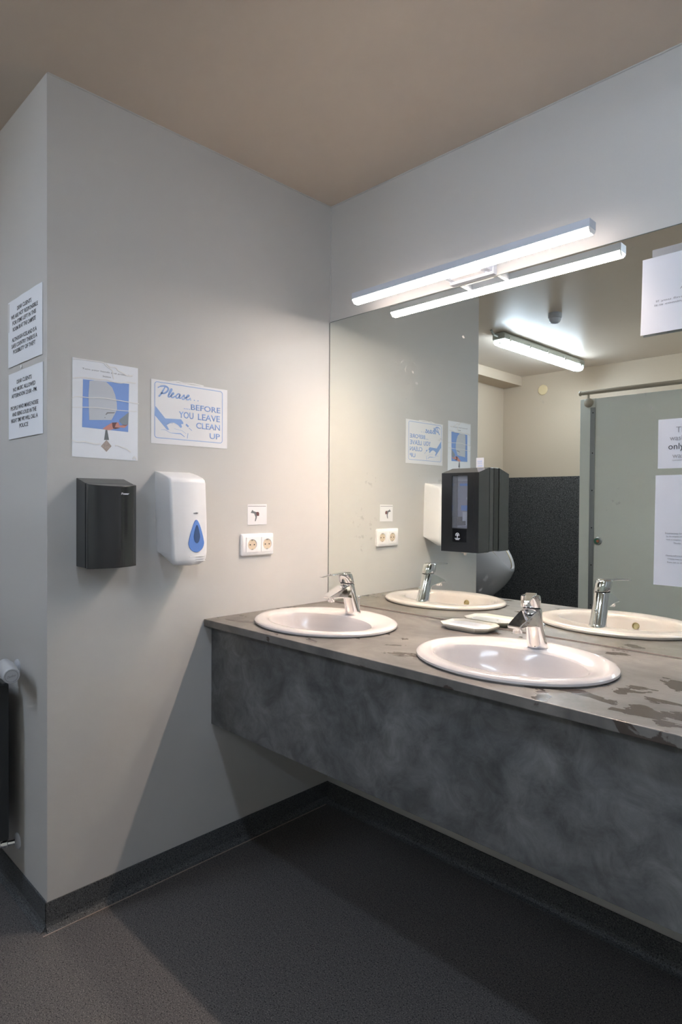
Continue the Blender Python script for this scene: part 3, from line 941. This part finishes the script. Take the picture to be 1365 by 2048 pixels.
for st_, wd in (([(300, 252), (270, 310), (235, 370), (205, 402)], [.004, .0055, .0055, .003]),
               ([(192, 268), (235, 246), (300, 244), (345, 275), (335, 320), (290, 352), (238, 352)], [.003, .005, .006, .006, .006, .005, .003]),
               ([(352, 385), (385, 335), (402, 292), (385, 292), (358, 350), (345, 400), (365, 408), (392, 385)], .0045),
               ([(392, 385), (428, 362), (422, 345), (398, 365), (392, 405), (415, 418), (455, 395)], .0042),
               ([(525, 368), (495, 362), (465, 395), (470, 425), (500, 420), (528, 372), (515, 425), (540, 428)], .0042),
               ([(540, 428), (575, 392), (590, 378), (590, 400), (602, 428), (580, 445), (555, 438)], .0042),
               ([(602, 428), (650, 405), (668, 388), (648, 380), (625, 410), (632, 448), (660, 450), (690, 428)], .0042)):
    k = smooth_pts([Vector(pp(*q)) for q in st_], 4)
    if isinstance(wd, list):
        ws = [wd[min(int(i/4), len(wd)-1)] for i in range(len(k))]
    else:
        ws = wd
    stroke(bm, 'L', k, ws, N1, N2)
for d in ((692, 455), (750, 462), (810, 470)):
    poly(bm, 'L', disc(*pp(*d), .0019, 12), N1, N2)
obj('script_lettering', bm, MT['ink_blue'], t)
bm = text_bm(B(), 'BEFORE', 'L', (o[0]+.1494, o[1]+.1252, o[0]+.2698, o[1]+.1447), N1, N2, bold=.012)
for k in range(4):
    poly(bm, 'L', disc(o[0]+.124+k*.0066, o[1]+.1262, .0017, 10), N1, N2)
obj('block_lettering', bm, MT['ink_blue'], t)
bm = text_bm(B(), 'YOU', 'L', (o[0]+.1034, o[1]+.0936, o[0]+.160, o[1]+.1155), N1, N2, bold=.012)
text_bm(bm, 'LEAVE', 'L', (o[0]+.1775, o[1]+.0932, o[0]+.2685, o[1]+.1150), N1, N2, bold=.012)
obj('block_lettering', bm, MT['ink_blue'], t)
bm = text_bm(B(), 'CLEAN', 'L', (o[0]+.1706, o[1]+.0630, o[0]+.2687, o[1]+.0838), N1, N2, bold=.012)
obj('block_lettering', bm, MT['ink_blue'], t)
bm = text_bm(B(), 'UP', 'L', (o[0]+.2258, o[1]+.0315, o[0]+.2688, o[1]+.0510), N1, N2, bold=.012)
obj('block_lettering', bm, MT['ink_blue'], t)
for q in ([(0.06, 0.2085), (0.10, 0.2155), (0.135, 0.2105)], [(0.12, 0.213), (0.16, 0.216), (0.20, 0.2135)]):
    obj('crease_glint', stroke(B(), 'L', off(q, o), .004, N1, N2), MT['tape'], t)  # same painted white glint strips as on the drying notice
# hair dryer label above the socket
t = thing('hair_dryer_label', 'small square label with a hair dryer picture above the socket', 'label', (0, -0.375, 1.178))
obj('sheet', poly(B(), 'L', [(-0.4203, 1.1780), (-0.3292, 1.1790), (-0.3296, 1.2565), (-0.4203, 1.2550)], N0, N1), MT['paper'], t)
bm = poly(B(), 'L', [(-0.4064, 1.2236), (-0.3983, 1.2347), (-0.3934, 1.2301), (-0.3803, 1.2261), (-0.3704, 1.2267), (-0.3662, 1.2207), (-0.3678, 1.2115), (-0.3769, 1.2122), (-0.3785, 1.2024), (-0.3826, 1.1919), (-0.3867, 1.192), (-0.3835, 1.2077), (-0.3901, 1.2209)], N1, N2)
obj('dryer_picture', bm, MT['grey_ink'], t)
obj('dryer_end_picture', poly(B(), 'L', [(-0.3800, 1.2265), (-0.3704, 1.2270), (-0.3662, 1.2207), (-0.3678, 1.2115), (-0.3769, 1.2122), (-0.3800, 1.2180)], N2, N3), MT['cuff_ink'], t)
obj('header_line', stroke(B(), 'L', [(-0.4186, 1.2485), (-0.3338, 1.2485)], .0022, N1, N2), MT['ink_soft'], t)

# ---------------------------------------------------------------- notices on the return wall
def curl_sheet(pl, u0, u1, v0, v1, lift, n=24, th=0.0005, wav=0.0012):
    """sheet that bulges slightly off the wall between its fixings"""
    bm = B()
    fr, bk = [], []
    rows = 6
    def nn(f, g):
        return 0.0010 + lift*math.sin(math.pi*f)*(0.6+0.4*g) + wav*(0.5+0.5*math.sin(f*17))
    V0 = [[bm.verts.new(P(pl, u0+(u1-u0)*i/n, v0+(v1-v0)*j/rows, nn(i/n, 1-j/rows))) for i in range(n+1)] for j in range(rows+1)]
    V1 = [[bm.verts.new(P(pl, u0+(u1-u0)*i/n, v0+(v1-v0)*j/rows, nn(i/n, 1-j/rows)+th)) for i in range(n+1)] for j in range(rows+1)]
    for j in range(rows):
        for i in range(n):
            bm.faces.new((V0[j][i], V0[j+1][i], V0[j+1][i+1], V0[j][i+1]))
            bm.faces.new((V1[j][i], V1[j][i+1], V1[j+1][i+1], V1[j+1][i]))
    for j in range(rows):
        bm.faces.new((V0[j][0], V1[j][0], V1[j+1][0], V0[j+1][0]))
        bm.faces.new((V0[j][n], V0[j+1][n], V1[j+1][n], V1[j][n]))
    for i in range(n):
        bm.faces.new((V0[0][i], V0[0][i+1], V1[0][i+1], V1[0][i]))
        bm.faces.new((V0[rows][i], V1[rows][i], V1[rows][i+1], V0[rows][i+1]))
    return bm
def lines(rows, uc, h, sheet, parent):
    u0, u1, v0, v1, lift = sheet
    for s, v, wd in rows:
        bm = text_bm(B(), s, 'R', (uc-wd/2, v, uc+wd/2, v+h), 0.0, 0.0003, bold=.01)
        for q in bm.verts:
            f, g = (q.co.x-u0)/(u1-u0), 1-(q.co.z-v0)/(v1-v0)
            q.co.y -= 0.0010 + lift*math.sin(math.pi*f)*(0.6+0.4*g) + 0.0012*(0.5+0.5*math.sin(f*17)) + 0.0007
        obj('text_line', bm, MT['ink'], parent)
t = thing('theft_notice', 'white notice in black capitals, upper of the two left of the wall corner', 'notice', (-0.178, RY, 1.695), 'notices left of the wall corner')
obj('sheet', curl_sheet('R', -0.326, -0.030, 1.6945, 1.906, 0.0015), MT['paper_blue'], t)
rows = [('DEAR CLIENTS', 1.866, .125), ('WE ARE NOT RESPONSIBLE', 1.845, .232), ('FOR ITEMS LEFT IN THIS', 1.825, .205), ('ROOM OR AT THE CAMPSITE', 1.805, .200),
        ('ALTHOUGH ICELAND IS A', 1.772, .215), ('SAFE COUNTRY THERE IS A', 1.752, .222), ('POSSIBILITY OF THEFT', 1.733, .195)]
lines(rows, -.178, .0125, (-0.326, -0.030, 1.6945, 1.906, 0.0015), t)
obj('tape', poly(B(), 'R', [(-0.327, 1.81), (-0.308, 1.81), (-0.308, 1.902), (-0.327, 1.902)], .0022, .0027), MT['tape'], t)
t = thing('noise_notice', 'white notice in black capitals, lower of the two left of the wall corner', 'notice', (-0.178, RY, 1.462), 'notices left of the wall corner')
obj('sheet', curl_sheet('R', -0.322, -0.026, 1.4620, 1.6725, 0.0022), MT['paper_blue'], t)
rows = [('DEAR CLIENTS', 1.634, .130), ('NO MUSIC ALLOWED', 1.612, .196), ('AFTERNOON 23:00 - PM.', 1.592, .222),
        ('PEOPLE WHO MAKE NOISE', 1.553, .240), ('AND BEING LOUD IN THE', 1.533, .210), ('NIGHT TIME WE WILL CALL A', 1.513, .232), ('POLICE', 1.493, .075)]
lines(rows, -.178, .0125, (-0.322, -0.026, 1.4620, 1.6725, 0.0022), t)
t = thing('drawing_pin', 'white pin between the two notices left of the wall corner', 'pin', (-0.205, RY, 1.683))
obj('pin_head', lathe(B(), [(.006, .0008), (.006, .003), (.002, .004)], (-0.205, RY, 1.6835), (0, -1, 0), 16), MT['white_pl'], t)

# ---------------------------------------------------------------- radiator, its valve and pipes
t = thing('radiator', 'dark panel radiator at the left frame edge below a white valve', 'radiator', (-0.70, RY-0.07, 0.20))
RX = -0.212
obj('rear_panel', bx(B(), -1.15, RX, RY-0.055, RY-0.038, 0.20, 0.695), MT['radiator'], t, bevel=0.004)
obj('front_panel', bx(B(), -1.15, RX, RY-0.125, RY-0.108, 0.20, 0.695), MT['radiator'], t, bevel=0.004)
obj('end_cover', bx(B(), RX, RX+0.003, RY-0.124, RY-0.039, 0.205, 0.69), MT['radiator'], t)
bm = B()
for i in range(22):
    x = -1.13+i*0.041
    bx(bm, x, x+0.004, RY-0.1075, RY-0.0555, 0.215, 0.68)
obj('convector_fins', bm, MT['radiator'], t)
for x in (-1.05, -0.42):
    obj('wall_bracket', bx(B(), x, x+0.03, RY-0.0378, RY-0.0005, 0.3, 0.62), MT['radiator'], t)
vt = thing('radiator_valve', 'white thermostat valve on the pipe above the dark radiator', 'valve', (-0.244, RY-0.03, 0.73))
bm = lathe(B(), [(.0255, .0006), (.0255, .004), (.020, .008), (.010, .009)], (-0.243, RY, 0.731), (0, -1, 0), 28)
obj('rosette', bm, MT['valve_w'], vt, smooth=True)
bm = tube(B(), [(-0.243, RY-.009, 0.731), (-0.243, RY-.075, 0.742)], .010, 14)
obj('pipe', bm, MT['valve_w'], vt, smooth=True)
a2 = Vector((0.985, -0.16, -0.04)).normalized()
kb = Vector((-0.096, RY-.066, 0.744))
bm = lathe(B(), [(.013, -.150), (.019, -.135), (.020, -.105), (.0235, -.095), (.0245, -.060), (.0242, -.012), (.0232, -.003), (.021, 0)], kb, a2, 36)
hd = obj('thermostat_head', bm, MT['valve_w'], vt, smooth=True)
bm = B()
fa, fb = frame(a2)
for k in range(32):
    q0, q1 = 2*math.pi*k/32, 2*math.pi*(k+1)/32
    ring = [kb+(fa*math.cos(q)+fb*math.sin(q))*r for q, r in ((q0, .0168), (q1, .0168), (q1, .0179), (q0, .0179))]
    vsx = [bm.verts.new(p+a2*.0002) for p in ring]
    vsy = [bm.verts.new(p+a2*.0006) for p in ring]
    bm.faces.new(vsy)
    for i in range(4):
        bm.faces.new((vsx[i], vsx[(i+1) % 4], vsy[(i+1) % 4], vsy[i]))
obj('dial_ring', bm, MT['ink_soft'], hd)
bm = text_bm(B(), 'Danfoss', 'R', (-0.012, -0.0035, 0.012, 0.0035), 0, 0.0003, shear=0.3)
for v in bm.verts:
    c = v.co.copy()
    side = Vector((0, 0, 1)).cross(a2).normalized()
    v.co = kb + side*c.x + a2.cross(side)*(c.z+c.x*0.2) + a2*(0.0003-(c.y-RY))
obj('dial_print', bm, MT['ink_soft'], hd)
rp = thing('radiator_pipe', 'short copper-toned return pipe with white rosette near the floor', 'pipe', (-0.243, RY-0.03, 0.17))
bm = lathe(B(), [(.0255, .0006), (.0255, .004), (.020, .008), (.010, .009)], (-0.243, RY, 0.171), (0, -1, 0), 28)
obj('rosette', bm, MT['valve_w'], rp, smooth=True)
obj('union_nut', lathe(B(), [(.008, 0), (.008, .02), (.012, .021), (.012, .036), (.009, .037), (.009, .042)], (-0.243, RY-.009, 0.171), (-0.5, -0.86, -0.12), 8), MT['chrome'], rp)
obj('pipe', tube(B(), [(-0.2635, RY-.044, 0.1665), (-0.29, RY-.09, 0.160), (-0.34, RY-.115, 0.148)], .009, 14), MT['valve_w'], rp, smooth=True)

# ---------------------------------------------------------------- black soap dispenser on the mirror
t = thing('foam_dispenser', 'black soap dispenser with clear window mounted on the mirror', 'dispenser', (0.72, 0, 1.105))
X0, X1 = 0.647, 0.792
def fr_ring(x0, x1, y, zb, zt):
    return [(x0, y, zb), (x1, y, zb), (x1, y, zt), (x0, y, zt)]
bm = loft(B(), [fr_ring(X0+.002, X1-.002, -0.0006, 1.106, 1.3835), fr_ring(X0, X1, -0.028, 1.105, 1.3835)])
obj('back_box', bm, MT['black_pl'], t, bevel=0.002)
obj('groove', bx(B(), X0+.004, X1-.004, -0.032, -0.0275, 1.109, 1.379), MT['dark_gap'], t)
# front cover with a window opening: four bars around the window, one mesh
WX0, WX1, WZ0, WZ1 = 0.6880, 0.7490, 1.182, 1.356
bm = B()
def cov(x0, x1, z0, z1, yb=-0.0315, yf=-0.094):
    zt = lambda y, z: z if z < 1.36 else 1.3835-(y+0.0315)/(yf-yb)*0.0180
    loft(bm, [fr_ring(x0, x1, yb, z0, zt(yb, z1)), fr_ring(x0, x1, yf, z0, zt(yf, z1))])
cov(X0, WX0, 1.104, 1.3835)
cov(WX1, X1, 1.104, 1.3835)
cov(WX0, WX1, 1.104, WZ0)
cov(WX0, WX1, WZ1, 1.3835)
fc = obj('front_cover', bm, MT['black_pl'], t)
bg = obj('soap_pouch', bx(B(), WX0+.001, WX1-.001, -0.060, -0.034, WZ0+.001, WZ1-.001), MT['lav'], t)
bm = bx(B(), WX0+.010, WX1-.002, -0.0625, -0.0602, 1.323, 1.331)
obj('blue_band', bm, MT['drop_blue'], bg)
obj('blue_band', bx(B(), WX0+.016, WX0+.044, -0.0625, -0.0602, 1.240, 1.258), MT['drop_blue'], bg)
bm = bx(B(), WX0+.004, WX1-.006, -0.0635, -0.0602, 1.340, 1.352)
bx(bm, WX0+.022, WX1-.004, -0.0622, -0.0602, 1.190, 1.236)
poly(bm, 'M', disc(WX0+.046, 1.281, .010, 18, .006), .0602, .0635)
obj('label_patch', bm, MT['lav2'], bg)
bm = bx(B(), WX0+.004, WX0+.020, -0.070, -0.0602, 1.192, 1.220)
bx(bm, WX0+.018, WX0+.034, -0.070, -0.0602, 1.192, 1.206)
obj('pump_clip', bm, MT['black_gl'], bg)
obj('window_pane', bx(B(), WX0+.0005, WX1-.0005, -0.0905, -0.089, WZ0+.0005, WZ1-.0005), MT['pane'], t)
lp = obj('logo_panel', bx(B(), WX0+.005, WX1-.003, -0.0950, -0.0941, 1.137, 1.180), MT['black_gl'], t)
bm = B()
for i in range(20):
    a0, a1 = math.radians(-30+240*i/20), math.radians(-30+240*(i+1)/20)
    c = (WX0+.0245, 1.160)
    poly(bm, 'M', [(c[0]+.0075*math.cos(a0), c[1]+.0075*math.sin(a0)), (c[0]+.0075*math.cos(a1), c[1]+.0075*math.sin(a1)), (c[0]+.0052*math.cos(a1), c[1]+.0052*math.sin(a1)), (c[0]+.0052*math.cos(a0), c[1]+.0052*math.sin(a0))], .0950, .0954)
poly(bm, 'M', disc(WX0+.0245, 1.160, .0035, 14), .0950, .0954)
poly(bm, 'M', [(WX0+.023, 1.151), (WX0+.026, 1.151), (WX0+.026, 1.157), (WX0+.023, 1.157)], .0950, .0954)
for z, hw in ((1.1475, .010), (1.1437, .007)):
    poly(bm, 'M', [(WX0+.0245-hw, z), (WX0+.0245+hw, z), (WX0+.0245+hw, z+.0024), (WX0+.0245-hw, z+.0024)], .0950, .0954)
obj('logo_print', bm, MT['white_ink'], lp)
bm = lathe(B(), [(.012, 0), (.012, -.004), (.005, -.005), (.004, -.012)], (0.722, -0.062, 1.104), n=16)
obj('nozzle', bm, MT['cream_pl'], t, smooth=True)

# ---------------------------------------------------------------- papers on the mirror
t = thing('mirror_sticker', 'small white sticker on the mirror above the black dispenser', 'sticker', (0.7365, 0, 1.385))
obj('sheet', poly(B(), 'M', [(0.722, 1.3865), (0.751, 1.3865), (0.751, 1.419), (0.722, 1.419)], .0004, .0009), MT['paper_glass'], t)
obj('text_line', text_bm(B(), 'SOAP', 'M', (0.727, 1.4045, 0.745, 1.4095), .0009, .0012), MT['ink_blue'], t)
obj('text_line', text_bm(B(), 'only', 'M', (0.729, 1.3975, 0.745, 1.4020), .0009, .0012), MT['ink_blue'], t)
obj('underline', poly(B(), 'M', [(0.729, 1.3905), (0.746, 1.3905), (0.746, 1.3925), (0.729, 1.3925)], .0009, .0012), MT['ink_blue'], t)
def curl2(u0, u1, v0, v1, lift):
    """sheet whose lower edge stands off the glass"""
    bm = B()
    n = 10
    for th in (0, 1):
        pass
    A = [[bm.verts.new((u0+(u1-u0)*i/n, -(0.0012+lift*(1-j/6)**1.5+0.002*math.sin(math.pi*i/n))-0.0006*k, v0+(v1-v0)*j/6)) for i in range(n+1) for j in range(7)] for k in (0, 1)]
    idx = lambda i, j: i*7+j
    for i in range(n):
        for j in range(6):
            q = [idx(i, j), idx(i+1, j), idx(i+1, j+1), idx(i, j+1)]
            bm.faces.new([A[0][x] for x in q][::-1])
            bm.faces.new([A[1][x] for x in q])
    for j in range(6):
        for i in (0, n):
            bm.faces.new((A[0][idx(i, j)], A[0][idx(i, j+1)], A[1][idx(i, j+1)], A[1][idx(i, j)]))
    for i in range(n):
        for j in (0, 6):
            bm.faces.new((A[0][idx(i, j)], A[0][idx(i+1, j)], A[1][idx(i+1, j)], A[1][idx(i, j)]))
    return bm
t = thing('high_mirror_notice', 'white notice taped high on the mirror at the frame edge', 'notice', (1.40, 0, 1.73), 'notices on the mirror')
obj('sheet', curl2(1.2535, 1.549, 1.733, 1.944, 0.010), MT['paper_glass'], t)
for q, box in (('A NOTE', (1.352, 1.842, 1.43, 1.852)), ('If you find water on the floor', (1.292, 1.8165, 1.50, 1.8235)), ('it is coming in with the showers', (1.288, 1.8060, 1.50, 1.8130))):
    bm = text_bm(B(), q, 'M', box, 0.0, 0.0003)
    for v in bm.verts:
        f, g = (v.co.x-1.2535)/0.2955, (v.co.z-1.733)/0.211
        v.co.y -= 0.0012+0.010*(1-g)**1.5+0.002*math.sin(math.pi*f)+0.0009
    obj('text_line', bm, MT['ink_soft'], t)
obj('tape', poly(B(), 'M', [(1.2785, 1.94), (1.40, 1.94), (1.40, 1.9655), (1.2785, 1.9655)], .0004, .0009), MT['clear_strip'], t)
t = thing('washing_notice', 'half-size white notice with large lettering on the mirror', 'notice', (1.40, 0, 1.363), 'notices on the mirror')
obj('sheet', poly(B(), 'M', [(1.3005, 1.3635), (1.510, 1.3635), (1.510, 1.4975), (1.3005, 1.4975)], .0006, .0012), MT['paper_glass'], t)
def serif(bm, s, box, bold=.0, ul=False):
    text_bm(bm, s, 'M', box, .0012, .0016, keep=True, bold=bold)
    if ul:
        poly(bm, 'M', [(box[0], box[1]-.0022), (box[0]+.13, box[1]-.0022), (box[0]+.13, box[1]-.0010), (box[0], box[1]-.0010)], .0012, .0016)
for q in (('The sink', (1.3455, 1.4600, 1.47, 1.4750)), ('washing', (1.3300, 1.4350, 1.47, 1.4520)), ('only for', (1.3270, 1.4095, 1.47, 1.4310)), ('washing', (1.3370, 1.3870, 1.47, 1.4045), 0, True)):
    bm = B()
    serif(bm, *q)
    obj('text_line', bm, MT['ink' if q[0].startswith('only') else 'ink_soft'], t)
t = thing('tall_mirror_notice', 'tall white notice with small print, lowest on the mirror', 'notice', (1.40, 0, 1.044), 'notices on the mirror')
obj('sheet', poly(B(), 'M', [(1.2935, 1.0445), (1.5035, 1.0445), (1.5055, 1.3455), (1.2955, 1.3455)], .0006, .0012), MT['paper_glass'], t)
for i, (s, u) in enumerate((('Reservations for the', 1.322), ('for the campsite are', 1.3245), ('made at reception', 1.325), ('Thanks', 1.343))):
    obj('text_line', text_bm(B(), s, 'M', (u, 1.1855-i*.0088, u+.13, 1.1900-i*.0088), .0012, .0016, keep=True), MT['ink_soft'], t)
for i, (s, u) in enumerate((('Cleaning staff is here', 1.324), ('Cleaning every day', 1.329), ('from ten to eleven', 1.328))):
    obj('text_line', text_bm(B(), s, 'M', (u, 1.1245-i*.0088, u+.13, 1.1290-i*.0088), .0012, .0016, keep=True), MT['ink_soft'], t)
